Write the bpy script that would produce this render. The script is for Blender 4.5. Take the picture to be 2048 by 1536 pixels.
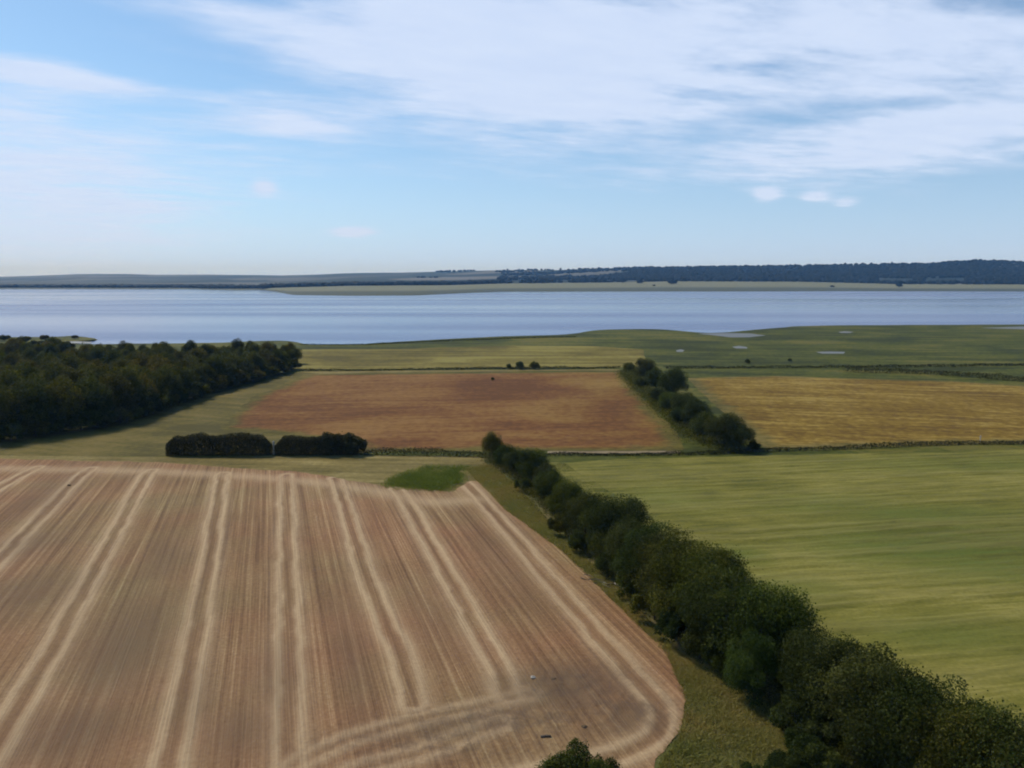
import bpy, bmesh, math, random
import numpy as np

for o in list(bpy.data.objects):
    bpy.data.objects.remove(o)
S = bpy.context.scene
COL = S.collection
R = math.radians

# ------------------------------------------------------------------ camera
CAM_H, FPX, HORIZ = 35.0, 1577.0, 558.0
PITCH = math.atan((768 - HORIZ) / FPX)
cam = bpy.data.cameras.new('camera')
cam.lens = 36 * FPX / 2048
cam.sensor_width = 36
cam.clip_start, cam.clip_end = 0.5, 40000
cam_o = bpy.data.objects.new('camera', cam)
COL.objects.link(cam_o)
cam_o.location = (0, 0, CAM_H)
cam_o.rotation_euler = (math.pi / 2 - PITCH, 0, 0)
S.camera = cam_o

# ------------------------------------------------------------------ light
SUN_EL, SUN_AZ = R(46), R(-48)          # azimuth from +Y, positive to +X
SKY_STRENGTH, SUN_STRENGTH, SUN_ANGLE = 0.10, 3.1, 9
CLOUD_COL = (6.9, 8.0, 10.1, 1)
S.view_settings.view_transform = 'Standard'
S.view_settings.look = 'None'
S.view_settings.gamma = 1
S.view_settings.exposure = 0.0
S.view_settings.use_curve_mapping = False
S.cycles.filter_width = 2.0
S.cycles.max_bounces = 4
S.cycles.diffuse_bounces = 2
S.cycles.glossy_bounces = 2
S.cycles.transmission_bounces = 0
S.cycles.volume_bounces = 0
S.cycles.use_adaptive_sampling = True
S.cycles.adaptive_threshold = 0.02
S.cycles.caustics_reflective = False
S.cycles.caustics_refractive = False

sun = bpy.data.lights.new('sun', 'SUN')
sun.energy, sun.angle, sun.color = SUN_STRENGTH, R(SUN_ANGLE), (1.0, 0.91, 0.75)
sun_o = bpy.data.objects.new('sun', sun)
COL.objects.link(sun_o)
sun_o.rotation_euler = (math.pi / 2 - SUN_EL, 0, -SUN_AZ + math.pi)


def ray(px, py):
    cx, cy = (px - 1024) / FPX, (768 - py) / FPX
    c, s = math.cos(PITCH), math.sin(PITCH)
    return np.array((cx, c + cy * s, -s + cy * c))


def at(px, py, z=0.0):
    """Point of the land surveyed from the photograph: where the sight line meets height z."""
    d = ray(px, py)
    t = (z - CAM_H) / d[2]
    return np.array((d[0] * t, d[1] * t, z))


def azel(px, py):
    d = ray(px, py)
    return math.atan2(d[0], d[1]), math.atan2(d[2], math.hypot(d[0], d[1]))


class Nodes:
    def __init__(self, tree):
        self.t = tree
        self.n = tree.nodes
        self.l = tree.links

    def new(self, kind, **kw):
        n = self.n.new(kind)
        for k, v in kw.items():
            setattr(n, k, v)
        return n

    def put(self, sock, v):
        if hasattr(v, 'links'):
            self.l.new(v, sock)
        else:
            sock.default_value = v

    def math(self, op, a, b=None, c=None, clamp=False):
        n = self.new('ShaderNodeMath', operation=op, use_clamp=clamp)
        self.put(n.inputs[0], a)
        if b is not None:
            self.put(n.inputs[1], b)
        if c is not None:
            self.put(n.inputs[2], c)
        return n.outputs[0]

    def noise(self, vec, scale, detail=4, rough=0.55, dist=0.0):
        n = self.new('ShaderNodeTexNoise')
        self.put(n.inputs['Vector'], vec)
        self.put(n.inputs['Scale'], scale)
        n.inputs['Detail'].default_value = detail
        n.inputs['Roughness'].default_value = rough
        n.inputs['Distortion'].default_value = dist
        return n.outputs[0]

    def mapping(self, vec, scale=(1, 1, 1), rotz=0, loc=(0, 0, 0)):
        # rotate first, then scale: the axes of the stretch follow the rotation
        a = self.new('ShaderNodeMapping')
        self.put(a.inputs['Vector'], vec)
        a.inputs['Rotation'].default_value = (0, 0, rotz)
        a.inputs['Location'].default_value = loc
        b = self.new('ShaderNodeMapping')
        self.l.new(a.outputs[0], b.inputs['Vector'])
        b.inputs['Scale'].default_value = scale
        return b.outputs[0]

    def ramp(self, fac, stops):
        n = self.new('ShaderNodeValToRGB')
        e = n.color_ramp.elements
        while len(e) < len(stops):
            e.new(0.5)
        for k, (p, c) in enumerate(stops):
            e[k].position = p
            e[k].color = (*c, 1) if len(c) == 3 else c
        self.put(n.inputs[0], fac)
        return n.outputs[0]

    def mix(self, fac, a, b, blend='MIX'):
        n = self.new('ShaderNodeMix', data_type='RGBA', blend_type=blend)
        self.put(n.inputs[0], fac)
        for s, v in ((n.inputs[6], a), (n.inputs[7], b)):
            self.put(s, (*v, 1) if isinstance(v, tuple) and len(v) == 3 else v)
        return n.outputs[2]

    def remap(self, v, a, b, c=0.0, d=1.0, smooth=False):
        n = self.new('ShaderNodeMapRange')
        if smooth:
            n.interpolation_type = 'SMOOTHSTEP'
        for i, x in enumerate((v, a, b, c, d)):
            self.put(n.inputs[i], x)
        return n.outputs[0]


# world: physical sky, with a layer of thin clouds over it
world = bpy.data.worlds.new('World')
S.world = world
world.use_nodes = True
W = Nodes(world.node_tree)
W.n.clear()
world.cycles.sampling_method = 'MANUAL'
world.cycles.sample_map_resolution = 512
wout = W.new('ShaderNodeOutputWorld')
bg = W.new('ShaderNodeBackground')
bg.inputs['Strength'].default_value = SKY_STRENGTH
W.l.new(bg.outputs[0], wout.inputs[0])
sky = W.new('ShaderNodeTexSky', sky_type='NISHITA')
sky.sun_disc = False
sky.sun_elevation, sky.sun_rotation = SUN_EL, SUN_AZ
sky.altitude, sky.air_density, sky.dust_density, sky.ozone_density = 0, 1.0, 0.6, 2.0
tc = W.new('ShaderNodeTexCoord').outputs['Generated']
sep = W.new('ShaderNodeSeparateXYZ')
W.l.new(tc, sep.inputs[0])
dx, dy, dz = sep.outputs
zc = W.math('MAXIMUM', dz, 0.0)
el = W.math('ARCSINE', zc)
az = W.math('ARCTAN2', dx, dy)
zz = W.math('ADD', zc, 0.045)
comb = W.new('ShaderNodeCombineXYZ')
W.l.new(W.math('DIVIDE', dx, zz), comb.inputs[0])
W.l.new(W.math('DIVIDE', dy, zz), comb.inputs[1])
wp = W.mapping(comb.outputs[0], (0.55, 1.0, 1), R(-24), (3.1, 1.7, 0))
n_big = W.noise(wp, 0.45, 2, 0.5)
n_mid = W.noise(wp, 1.5, 5, 0.62)
n_fine = W.noise(wp, 5.0, 4, 0.6)
CLOUDS = [  # centre and spread as read off the photograph's sky, and how much cloud
    (1500, 80, 430, 120, .78), (1160, 150, 170, 90, .62), (700, 95, 150, 34, .66), (860, 60, 140, 40, .5), (880, 25, 190, 30, .5),
    (400, 12, 120, 18, .45), (600, 235, 120, 34, .72), (70, 138, 100, 13, .6), (210, 176, 120, 13, .62), (330, 300, 260, 40, .12),
    (20, 218, 60, 18, .35), (0, 390, 260, 110, .85), (1600, 325, 190, 26, .42), (1850, 275, 190, 42, .50),
    (2010, 170, 200, 80, .35), (1535, 390, 19, 10, 1.1), (1630, 396, 21, 8, .95), (1692, 405, 17, 8, .8),
    (708, 464, 32, 7, 1.2), (530, 373, 17, 10, .95), (960, 190, 130, 70, .30), (1770, 212, 150, 11, -.30),
    (1500, 250, 160, 14, -.2)]
cov = W.math('MULTIPLY_ADD', W.remap(n_big, 0.35, 0.65), 0.16, 0.12)
cz = W.new('ShaderNodeCombineXYZ')
W.l.new(az, cz.inputs[0])
W.l.new(el, cz.inputs[1])
azel_v = cz.outputs[0]
for (px, py, sx, sy, amp) in CLOUDS:
    a0, e0 = azel(px, py)
    va = W.new('ShaderNodeVectorMath', operation='MULTIPLY_ADD')
    W.l.new(azel_v, va.inputs[0])
    va.inputs[1].default_value = (FPX / sx, FPX / sy, 0)
    va.inputs[2].default_value = (-a0 * FPX / sx, -e0 * FPX / sy, 0)
    vd = W.new('ShaderNodeVectorMath', operation='DOT_PRODUCT')
    W.l.new(va.outputs[0], vd.inputs[0])
    W.l.new(va.outputs[0], vd.inputs[1])
    cov = W.math('MULTIPLY_ADD', W.math('POWER', math.exp(-.6), vd.outputs['Value']), amp, cov)
tex = W.math('ADD', W.math('MULTIPLY', W.math('SUBTRACT', n_mid, 0.5), 2.2),
             W.math('MULTIPLY', W.math('SUBTRACT', n_fine, 0.5), 1.3))
dens = W.math('ADD', cov, W.math('MULTIPLY', tex, W.math('MULTIPLY_ADD', cov, 0.62, 0.17)))
cl = W.remap(dens, 0.26, 1.05, 0.0, 0.93, True)
skycol = W.mix(1.0, sky.outputs[0], (0.76, 1.0, 1.13), 'MULTIPLY')
cloudcol = W.mix(W.remap(n_fine, 0.35, 0.7), (CLOUD_COL[0] * .93, CLOUD_COL[1] * .95, CLOUD_COL[2] * .98), CLOUD_COL[:3])
low = W.math('EXPONENT', W.math('MULTIPLY', el, -1 / R(7.0)))      # the pale air low over the horizon, all the way round
skycol = W.mix(W.math('MULTIPLY', low, 0.9), skycol, (5.6, 7.4, 11.2))
W.l.new(W.mix(cl, skycol, cloudcol), bg.inputs['Color'])


# ------------------------------------------------------------------ helpers
rng = np.random.default_rng(11)
random.seed(5)


def prop(o, label=None, cat=None, group=None, kind=None):
    for k, v in (('label', label), ('category', cat), ('group', group), ('kind', kind)):
        if v:
            o[k] = v
    return o


def link(name, data, parent=None):
    o = bpy.data.objects.new(name, data)
    COL.objects.link(o)
    if parent:
        o.parent = parent
    return o


def mesh_np(name, V, F, mat=None, attrs=None, smooth=False):
    """V (n,3); F (m,k) with one k."""
    me = bpy.data.meshes.new(name)
    V = np.asarray(V, np.float32)
    F = np.asarray(F, np.int32)
    m, k = F.shape
    me.vertices.add(len(V))
    me.vertices.foreach_set('co', V.ravel())
    me.loops.add(m * k)
    me.loops.foreach_set('vertex_index', F.ravel())
    me.polygons.add(m)
    me.polygons.foreach_set('loop_start', np.arange(0, m * k, k, dtype=np.int32))
    me.polygons.foreach_set('loop_total', np.full(m, k, np.int32))
    if smooth:
        me.polygons.foreach_set('use_smooth', np.ones(m, bool))
    for an, av in (attrs or {}).items():
        a = me.attributes.new(an, 'FLOAT', 'POINT')
        a.data.foreach_set('value', np.asarray(av, np.float32))
    me.update(calc_edges=True)
    if mat:
        me.materials.append(mat)
    return me


def material(name):
    m = bpy.data.materials.new(name)
    m.use_nodes = True
    N = Nodes(m.node_tree)
    N.bsdf = N.n['Principled BSDF']
    N.out = N.n['Material Output']
    N.co = N.new('ShaderNodeTexCoord').outputs['Object']
    N.bsdf.inputs['Roughness'].default_value = 0.9
    N.bsdf.inputs['Specular IOR Level'].default_value = 0.15
    return m, N


def attr(N, name):
    return N.new('ShaderNodeAttribute', attribute_name=name).outputs['Fac']


def bump(N, h, strength, dist):
    b = N.new('ShaderNodeBump')
    N.put(b.inputs['Height'], h)
    b.inputs['Strength'].default_value = strength
    b.inputs['Distance'].default_value = dist
    N.l.new(b.outputs[0], N.bsdf.inputs['Normal'])


def lattice(x, y, seed=0):
    """Cheap smooth value noise in [0,1] on arrays."""
    xi, yi = np.floor(x).astype(np.int64), np.floor(y).astype(np.int64)
    fx, fy = x - xi, y - yi
    fx, fy = fx * fx * (3 - 2 * fx), fy * fy * (3 - 2 * fy)

    def h(a, b):
        n = (a * 374761393 + b * 668265263 + seed * 982451653) & 0xffffffff
        n = ((n ^ (n >> 13)) * 1274126177) & 0xffffffff
        return ((n ^ (n >> 16)) & 0xffff) / 65535.0
    return (h(xi, yi) * (1 - fx) + h(xi + 1, yi) * fx) * (1 - fy) + (h(xi, yi + 1) * (1 - fx) + h(xi + 1, yi + 1) * fx) * fy


def fbm(x, y, seed=0, octaves=4):
    s, a, t = 0, 1.0, 0
    for k in range(octaves):
        s = s + a * lattice(x * 2 ** k, y * 2 ** k, seed + k)
        t += a
        a *= 0.5
    return s / t


def inside(P, poly):
    x, y = P[:, 0], P[:, 1]
    r = np.zeros(len(P), bool)
    j = len(poly) - 1
    for i in range(len(poly)):
        (xi, yi), (xj, yj) = poly[i][:2], poly[j][:2]
        if yi != yj:
            c = ((yi > y) != (yj > y)) & (x < (xj - xi) * (y - yi) / (yj - yi) + xi)
            r ^= c
        j = i
    return r


def seg_dist(P, line):
    d = np.full(len(P), 1e9)
    for a, b in zip(line[:-1], line[1:]):
        a, b = np.asarray(a[:2]), np.asarray(b[:2])
        ab = b - a
        t = np.clip(((P - a) @ ab) / (ab @ ab), 0, 1)
        d = np.minimum(d, np.linalg.norm(P - (a + t[:, None] * ab), axis=1))
    return d


def smooth_line(pts, n=8):
    p = [np.asarray(q[:2]) for q in pts]
    p = [2 * p[0] - p[1]] + p + [2 * p[-1] - p[-2]]
    out = []
    for i in range(1, len(p) - 2):
        for k in range(n):
            t = k / n
            out.append(0.5 * ((2 * p[i]) + (p[i + 1] - p[i - 1]) * t + (2 * p[i - 1] - 5 * p[i] + 4 * p[i + 1] - p[i + 2]) * t * t
                              + (3 * p[i] - p[i - 1] - 3 * p[i + 1] + p[i + 2]) * t ** 3))
    out.append(p[-2])
    return out


def ragged(pts, jit, step=.25, freq=.13):
    """The outline resampled every step metres, with bays and bulges."""
    out = []
    for i, a in enumerate(pts):
        b = pts[(i + 1) % len(pts)]
        L = np.linalg.norm(b - a)
        n = int(max(2, min(1500, L / step)))
        t = np.arange(n)[:, None] / n
        q = a + (b - a) * t
        nrm = np.array((-(b - a)[1], (b - a)[0])) / max(L, 1e-6)
        o = (fbm(q[:, 0] * freq, q[:, 1] * freq, 3, 6) - .5) * 2.6 * jit
        out.append(q + nrm * o[:, None])
    return np.concatenate(out)


def cut(XY, F, outline, coarse=None):
    """Keep the faces of a grid inside an outline, pull the border on to it; returns used, faces, XY, edge distance."""
    keep = inside(XY, outline[::max(1, len(outline) // 350)] if coarse is None else coarse)
    F = F[keep[F].all(1)]
    e = np.concatenate([F[:, [k, (k + 1) % 4]] for k in range(4)])
    e.sort(axis=1)
    u, c = np.unique(e[:, 0].astype(np.int64) * len(XY) + e[:, 1], return_counts=True)
    u = u[c == 1]
    bd = np.unique(np.concatenate([u // len(XY), u % len(XY)]))
    XY = XY.copy()
    for k in range(0, len(bd), 400):
        ch = bd[k:k + 400]
        d = ((XY[ch][:, None] - outline[None]) ** 2).sum(-1)
        XY[ch] = outline[d.argmin(1)]
    used = np.unique(F)
    re = np.full(len(XY), -1)
    re[used] = np.arange(len(used))
    return used, re[F], XY


def grid(us, vs, ax, ay):
    UU, VV = np.meshgrid(us, vs, indexing='ij')
    M, n = UU.shape
    idx = np.arange(M * n).reshape(M, n)
    F = np.stack([idx[:-1, :-1], idx[1:, :-1], idx[1:, 1:], idx[:-1, 1:]], -1).reshape(-1, 4)
    return UU.ravel(), VV.ravel(), UU.reshape(-1, 1) * ax + VV.reshape(-1, 1) * ay, F


def sheet(name, px, z, mat, jit=0.6, step=None, fade=6.0):
    """A field as a slightly raised sheet with a ragged outline; 'edge' grows from 0 at its border to 1."""
    pts = [at(*p)[:2] for p in px]
    lo, hi = np.min(pts, 0), np.max(pts, 0)
    st = step or max(.5, min(3.0, (hi - lo).max() / 160))
    out = ragged(pts, jit, max(.25, st * .25))
    _, _, XY, F = grid(np.arange(lo[0] - 4, hi[0] + 4, st), np.arange(lo[1] - 4, hi[1] + 4, st), np.array((1., 0)), np.array((0, 1.)))
    used, F, XY = cut(XY, F, out)
    Q = XY[used]
    d = seg_dist(Q, pts + pts[:1])
    me = mesh_np(name, np.column_stack([Q, np.full(len(Q), z)]), F, mat, dict(edge=np.clip(d / fade, 0, 1)), True)
    return prop(link(name, me), kind='structure')


def tinted(stops, k):
    return [(p, tuple(a * b for a, b in zip(c, k))) for p, c in stops]


def field_material(name, stops, big=0.02, rot=0.0, stretch=(0.08, 1.2), streak=0.35, fine=1.5, fine_amt=0.35, bumpd=0.1, warp=0.0, east=None, rim=None, tight=.15):
    """Ground cover: broad patches, streaks along the working direction, fine grain."""
    m, N = material(name)
    A = N.noise(N.co, big, 5, 0.6, 0.6)
    st = N.noise(N.mapping(N.co, (stretch[0], stretch[1], 1), rot), 1.0, 4, 0.6, warp)
    C = N.noise(N.co, fine, 5, 0.65)
    f = N.math('ADD', N.math('MULTIPLY', A, 1 - streak), N.math('MULTIPLY', st, streak))
    f = N.math('ADD', f, N.math('MULTIPLY', N.math('SUBTRACT', C, 0.5), fine_amt))
    f = N.remap(f, .5 - tight, .5 + tight)
    col = N.ramp(f, stops)
    if east:                      # one side of the field has another soil
        sx = N.new('ShaderNodeSeparateXYZ')
        N.l.new(N.co, sx.inputs[0])
        e = N.math('ADD', sx.outputs[0], N.math('MULTIPLY', N.math('SUBTRACT', A, .5), 160.0))
        col = N.mix(N.remap(e, east[0], east[1], 0, .85, True), col, N.ramp(f, east[2]))
    if rim:                       # weeds and grass creeping in from the border
        e = N.math('ADD', attr(N, 'edge'), N.math('MULTIPLY', N.math('SUBTRACT', N.noise(N.co, .12, 5, .65), .5), 1.5))
        col = N.mix(N.remap(e, .15, .75, 1, 0, True), col, N.ramp(f, rim))
    N.l.new(col, N.bsdf.inputs['Base Color'])
    bump(N, N.math('ADD', C, st), 0.6, bumpd)
    return m


# ------------------------------------------------------------------ ground, water
SHORE = [(-2600, 668), (-900, 670), (0, 674), (140, 672), (188, 677), (172, 681), (130, 683), (126, 687), (200, 688), (330, 687), (430, 685),
         (560, 681), (620, 689), (700, 689), (800, 683), (1000, 673), (1130, 669), (1200, 660), (1310, 658), (1400, 665),
         (1455, 664), (1500, 660), (1560, 655), (1650, 651), (2048, 649), (2600, 648), (4200, 645)]
GM = field_material('marsh_grass', [(0, (.034, .040, .003)), (.35, (.056, .066, .005)), (.7, (.084, .090, .008)), (1, (.135, .118, .018))],
                    0.018, R(6), (0.012, 0.09), 0.5, 0.4, 0.35, 0.2, .6, tight=.08)
WM, N = material('estuary_water')
N.bsdf.inputs['Base Color'].default_value = (0.075, 0.105, 0.250, 1)
N.bsdf.inputs['Specular IOR Level'].default_value = 0.5
N.bsdf.inputs['IOR'].default_value = 1.33
wv = N.noise(N.mapping(N.co, (0.03, 0.08, 1), R(8)), 1.0, 3, 0.5)
wind = N.noise(N.mapping(N.co, (0.0006, 0.0036, 1), R(-2), (5, 3, 0)), 1.0, 2, 0.5, 1.0)
N.l.new(N.remap(wind, 0.36, 0.64, 0.12, 0.30), N.bsdf.inputs['Roughness'])
b = N.new('ShaderNodeBump')
N.put(b.inputs['Height'], wv)
b.inputs['Strength'].default_value = 0.25
b.inputs['Distance'].default_value = 0.5
N.l.new(b.outputs[0], N.bsdf.inputs['Normal'])
MUD, N = material('tidal_mud')
mn = N.noise(N.mapping(N.co, (0.01, 0.07, 1)), 1.0, 5, 0.6, 0.5)
N.l.new(N.ramp(mn, [(.3, (.10, .10, .085)), (.7, (.19, .185, .165))]), N.bsdf.inputs['Base Color'])
N.bsdf.inputs['Roughness'].default_value = 0.5
N.bsdf.inputs['Specular IOR Level'].default_value = 0.5

shore_w = smooth_line([at(*p) for p in SHORE], 6)
shore_w = [q + (fbm(q[:1] * .05, q[1:] * .05, 8)[0] - .5) * np.array((0, 7.0)) for q in shore_w]
n = len(shore_w)
V, F = [], []
for q in shore_w:            # top of the bank, its foot under the water, then back under the viewer
    far = np.array((0, 1.0))
    V += [(q[0], q[1], 0.0), (q[0], q[1] + 1.6, -0.45), (q[0], q[1] + 9, -2.5)]
for i in range(n - 1):
    a, c = i * 3, (i + 1) * 3
    F += [(a, c, c + 1, a + 1), (a + 1, c + 1, c + 2, a + 2)]
base = len(V)
me = bpy.data.meshes.new('ground')
V += [(V[(n - 1) * 3][0], -1500, 0), (V[0][0], -1500, 0)]
F = [f[::-1] for f in F]
F.append([i * 3 for i in range(n)] + [base, base + 1])
me.from_pydata([tuple(map(float, v)) for v in V], [], [tuple(f) for f in F])
bm = bmesh.new()
bm.from_mesh(me)
bmesh.ops.triangulate(bm, faces=[f for f in bm.faces if len(f.verts) > 4])
bmesh.ops.recalc_face_normals(bm, faces=bm.faces[:])
if sum(f.normal.z * f.calc_area() for f in bm.faces) < 0:
    bmesh.ops.reverse_faces(bm, faces=bm.faces[:])
bm.to_mesh(me)
bm.free()
me.materials.append(GM)
prop(link('ground', me), kind='structure')

me = mesh_np('water', [(-9000, 200, -.8), (9000, 200, -.8), (9000, 11000, -.8), (-9000, 11000, -.8)], [(0, 1, 2, 3)], WM)
prop(link('water', me), kind='structure')


# ------------------------------------------------------------------ far shore and hills (polar grid about the bay)
def prof(px, pts):
    return np.interp(px, [p[0] for p in pts], [p[1] for p in pts])


NA, NR = 560, 90
pxs = np.linspace(-1500, 3500, NA)
SH_Y = [(-1500, 577), (0, 578), (380, 578.5), (470, 581), (520, 580), (548, 583), (585, 590), (700, 591.5), (830, 591), (900, 587.5), (1000, 583.5),
        (1300, 583), (1500, 583), (1700, 582.3), (2048, 583), (3500, 583)]
RIDGE = [(-1500, 549), (-700, 552), (-200, 550), (0, 553.5), (90, 551), (160, 548), (260, 548), (320, 549.5), (420, 549), (560, 551), (640, 549), (700, 546),
         (800, 545), (900, 543), (1000, 540), (1080, 540.5), (1200, 538), (1380, 535.5), (1540, 533.5), (1680, 532), (1770, 529.5),
         (1880, 528), (1960, 523), (2048, 526), (2200, 522), (2500, 530), (2900, 526), (3500, 533)]
shore_r = np.array([np.hypot(*at(x, prof(x, SH_Y), -0.8)[:2]) for x in pxs])
ridge_r = np.interp(pxs, [0, 540, 900, 1300, 3500], [9300, 7600, 5800, 4300, 4000])
ridge_h = np.empty(NA)
dirs = np.empty((NA, 2))
for i, x in enumerate(pxs):
    d = ray(x, prof(x, RIDGE))
    hl = math.hypot(d[0], d[1])
    ridge_h[i] = CAM_H + d[2] / hl * ridge_r[i]
    dirs[i] = d[:2] / hl
ridge_h *= 1 + (fbm(pxs * .02, pxs * 0, 4) - .5) * .05
flat_r = np.interp(pxs, [-1500, 0, 500, 540, 800, 1100, 1300, 3500], [3300, 3100, 2850, 2700, 2600, 2850, 3050, 3100])
FLAT_Y = [(-1500, 577), (500, 577), (548, 574.5), (700, 571), (900, 570), (1000, 567), (1200, 565), (1340, 562.5), (1600, 563), (1800, 567), (2048, 567), (3500, 566)]
flat_r = np.maximum(flat_r, shore_r + 150)
flat_h = np.maximum(2.0, CAM_H - (prof(pxs, FLAT_Y) - HORIZ) / FPX * flat_r)
ts = np.concatenate([[-.06, 0, .03], np.linspace(.1, 1, 20), 1 + np.linspace(0.015, 1, 60), [2.06, 2.12, 2.2, 2.25]])
NR = len(ts)
P = np.zeros((NA, NR, 3))
for j, t in enumerate(ts):
    if t <= 1:
        r = shore_r + (flat_r - shore_r) * t
        h = np.full(NA, -2.2 if t < 0 else (-.6 if t == 0 else 1.0))
        if t > 0:
            h = 1.0 + (flat_h - 1.0) * t
    else:
        s = t - 1
        r = flat_r + (ridge_r - flat_r) * s
        k = np.clip(s, 0, 1)
        rise = k ** 1.25 * (1 - .25 * k * (1 - k))
        h = flat_h + (ridge_h - flat_h) * rise
        und = (fbm(dirs[:, 0] * r * .0016, dirs[:, 1] * r * .0016, 21) - .5) * 10 * np.sin(np.pi * min(k.max(), 1.0))
        h = h + und
        if s > 1:
            h = h - (s - 1) * 90
    P[:, j, :2] = dirs * r[:, None]
    P[:, j, 2] = h
idx = np.arange(NA * NR).reshape(NA, NR)
F = np.stack([idx[:-1, :-1], idx[1:, :-1], idx[1:, 1:], idx[:-1, 1:]], -1).reshape(-1, 4)
FM, N = material('distant_fields')
vor = N.new('ShaderNodeTexVoronoi')
N.put(vor.inputs['Vector'], N.mapping(N.co, (1.0, .8, 1), R(20)))
vor.inputs['Scale'].default_value = 0.0019
sc = N.new('ShaderNodeSeparateColor')
N.l.new(vor.outputs['Color'], sc.inputs[0])
patch = N.ramp(sc.outputs[0], [(.0, (.02, .032, .024)), (.44, (.025, .038, .026)), (.50, (.10, .105, .08)), (.64, (.16, .15, .125)), (.72, (.03, .045, .03)), (1, (.17, .16, .14))])
pn = N.noise(N.mapping(N.co, (.003, .02, 1)), 1.0, 4, .6)
flatcol = N.ramp(pn, [(.3, (.15, .16, .085)), (.55, (.21, .205, .12)), (.75, (.17, .17, .09))])
sepz = N.new('ShaderNodeSeparateXYZ')
N.l.new(N.co, sepz.inputs[0])
bank = N.math('MULTIPLY', attr(N, 'bank'), .85)
c = N.mix(attr(N, 'upland'), flatcol, patch)
N.l.new(N.mix(bank, c, (.07, .08, .05)), N.bsdf.inputs['Base Color'])
far = prop(link('far_shore', mesh_np('far_shore', P.reshape(-1, 3), F, FM, dict(upland=np.tile((ts > 1.0).astype(float), NA), bank=np.tile(np.clip((.40 - ts) / .16, 0, 1), NA)), smooth=True)), kind='structure')

# haze over the whole place
hm = bpy.data.materials.new('air_haze')
hm.use_nodes = True
H = Nodes(hm.node_tree)
H.n.clear()
ho = H.new('ShaderNodeOutputMaterial')
pv = H.new('ShaderNodeVolumePrincipled')
pv.inputs['Color'].default_value = (0.24, 0.52, 1.0, 1)
pv.inputs['Absorption Color'].default_value = (1, 1, 1, 1)
pv.inputs['Density'].default_value = 0.85e-4
pv.inputs['Anisotropy'].default_value = 0.0
H.l.new(pv.outputs[0], ho.inputs['Volume'])
hv = np.array([(x, y, z) for z in (-6, 190) for y in (-2000, 12500) for x in (-12500, 12500)], float)
hf = [(0, 2, 3, 1), (4, 5, 7, 6), (0, 1, 5, 4), (2, 6, 7, 3), (0, 4, 6, 2), (1, 3, 7, 5)]
haze = link('haze', mesh_np('haze', hv, hf, hm))
prop(haze, kind='stuff')

# ------------------------------------------------------------------ fields
ROW = R(-17)                       # direction the stubble was worked in, from +Y
uv_x = np.array((math.cos(ROW), -math.sin(ROW)))     # across the rows
uv_y = np.array((math.sin(ROW), math.cos(ROW)))      # along the rows


def to_rows(P2):
    return np.stack([P2 @ uv_x, P2 @ uv_y], -1)


FIELD = [(-900, 905), (0, 918), (330, 926), (600, 945), (770, 972), (905, 984), (935, 962), (965, 965), (1010, 1015), (1110, 1090), (1200, 1165), (1290, 1245),
         (1345, 1310), (1372, 1390), (1362, 1465), (1310, 1520), (1330, 1700), (1400, 2200), (-2500, 2600), (-3200, 1300)]
TRACKS = [[(75, 936), (25, 962), (-110, 1040), (-500, 1280)], [(182, 938), (150, 963), (0, 1120), (-300, 1440)],
          [(304, 942), (284, 966), (165, 1190), (0, 1480), (-60, 1590), (-200, 1850)], [(449, 948), (441, 966), (397, 1252), (340, 1521), (310, 1660), (270, 1900)],
          [(573, 952), (574, 968), (577, 1250), (582, 1600), (590, 1900)], [(668, 958), (677, 972), (737, 1165), (803, 1314), (826, 1410)],
          [(790, 978), (812, 1003), (915, 1186), (981, 1306), (1022, 1395)],
          [(925, 962), (955, 990), (1097, 1157), (1200, 1276), (1279, 1365), (1322, 1420), (1310, 1475), (1210, 1520), (1000, 1570), (700, 1640), (300, 1720)]]
HEAD = [[(-400, 932), (0, 938), (330, 945), (600, 962), (760, 985), (860, 1005), (950, 1000)]]
LOW = [[(590, 1530), (680, 1486), (780, 1455), (920, 1424), (1060, 1392)], [(700, 1545), (860, 1500), (1000, 1450)]]
poly = [at(*p)[:2] for p in FIELD]
PR = to_rows(np.array(poly))
u0, u1, v0, v1 = -75, 70, 10, 178
du, dv = 0.24, 0.36
gu, gv, XY, GF = grid(np.arange(u0, u1, du), np.arange(v0, v1, dv), uv_x, uv_y)
used, F, XY = cut(XY, GF, ragged(poly, .5, .12, .35))
wob = np.stack([fbm(XY[:, 0] * .3, XY[:, 1] * .3, 31, 5) - .5, fbm(XY[:, 0] * .3, XY[:, 1] * .3, 37, 5) - .5], -1) * 2.6
XYW = XY + wob * .25
straw = np.zeros(len(XY))
rut = np.zeros(len(XY))
for k, t in enumerate(TRACKS):
    line = smooth_line([at(*p) for p in t], 6)
    d = seg_dist(XYW, line)
    w = .95
    straw = np.maximum(straw, (np.exp(-((d - w) / .40) ** 2) + .32 * np.exp(-((d - w - .5) / .8) ** 2)) * (.7 + .6 * fbm(XY[:, 0] * .06, XY[:, 1] * .06, 200 + k, 3)))
    rut = np.maximum(rut, np.exp(-(d / .42) ** 2))
for t in HEAD:
    d = seg_dist(XYW, smooth_line([at(*p) for p in t], 6))
    straw = np.clip(np.maximum(straw, .75 * np.exp(-(d / 2.6) ** 2)), 0, 1.05)
for t in LOW:
    d = seg_dist(XYW, smooth_line([at(*p) for p in t], 6))
    straw = np.maximum(straw, .8 * np.exp(-((d - .8) / .6) ** 2))
    rut = np.maximum(rut, .7 * np.exp(-(d / .4) ** 2))
damp = np.zeros(len(XY))
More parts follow.
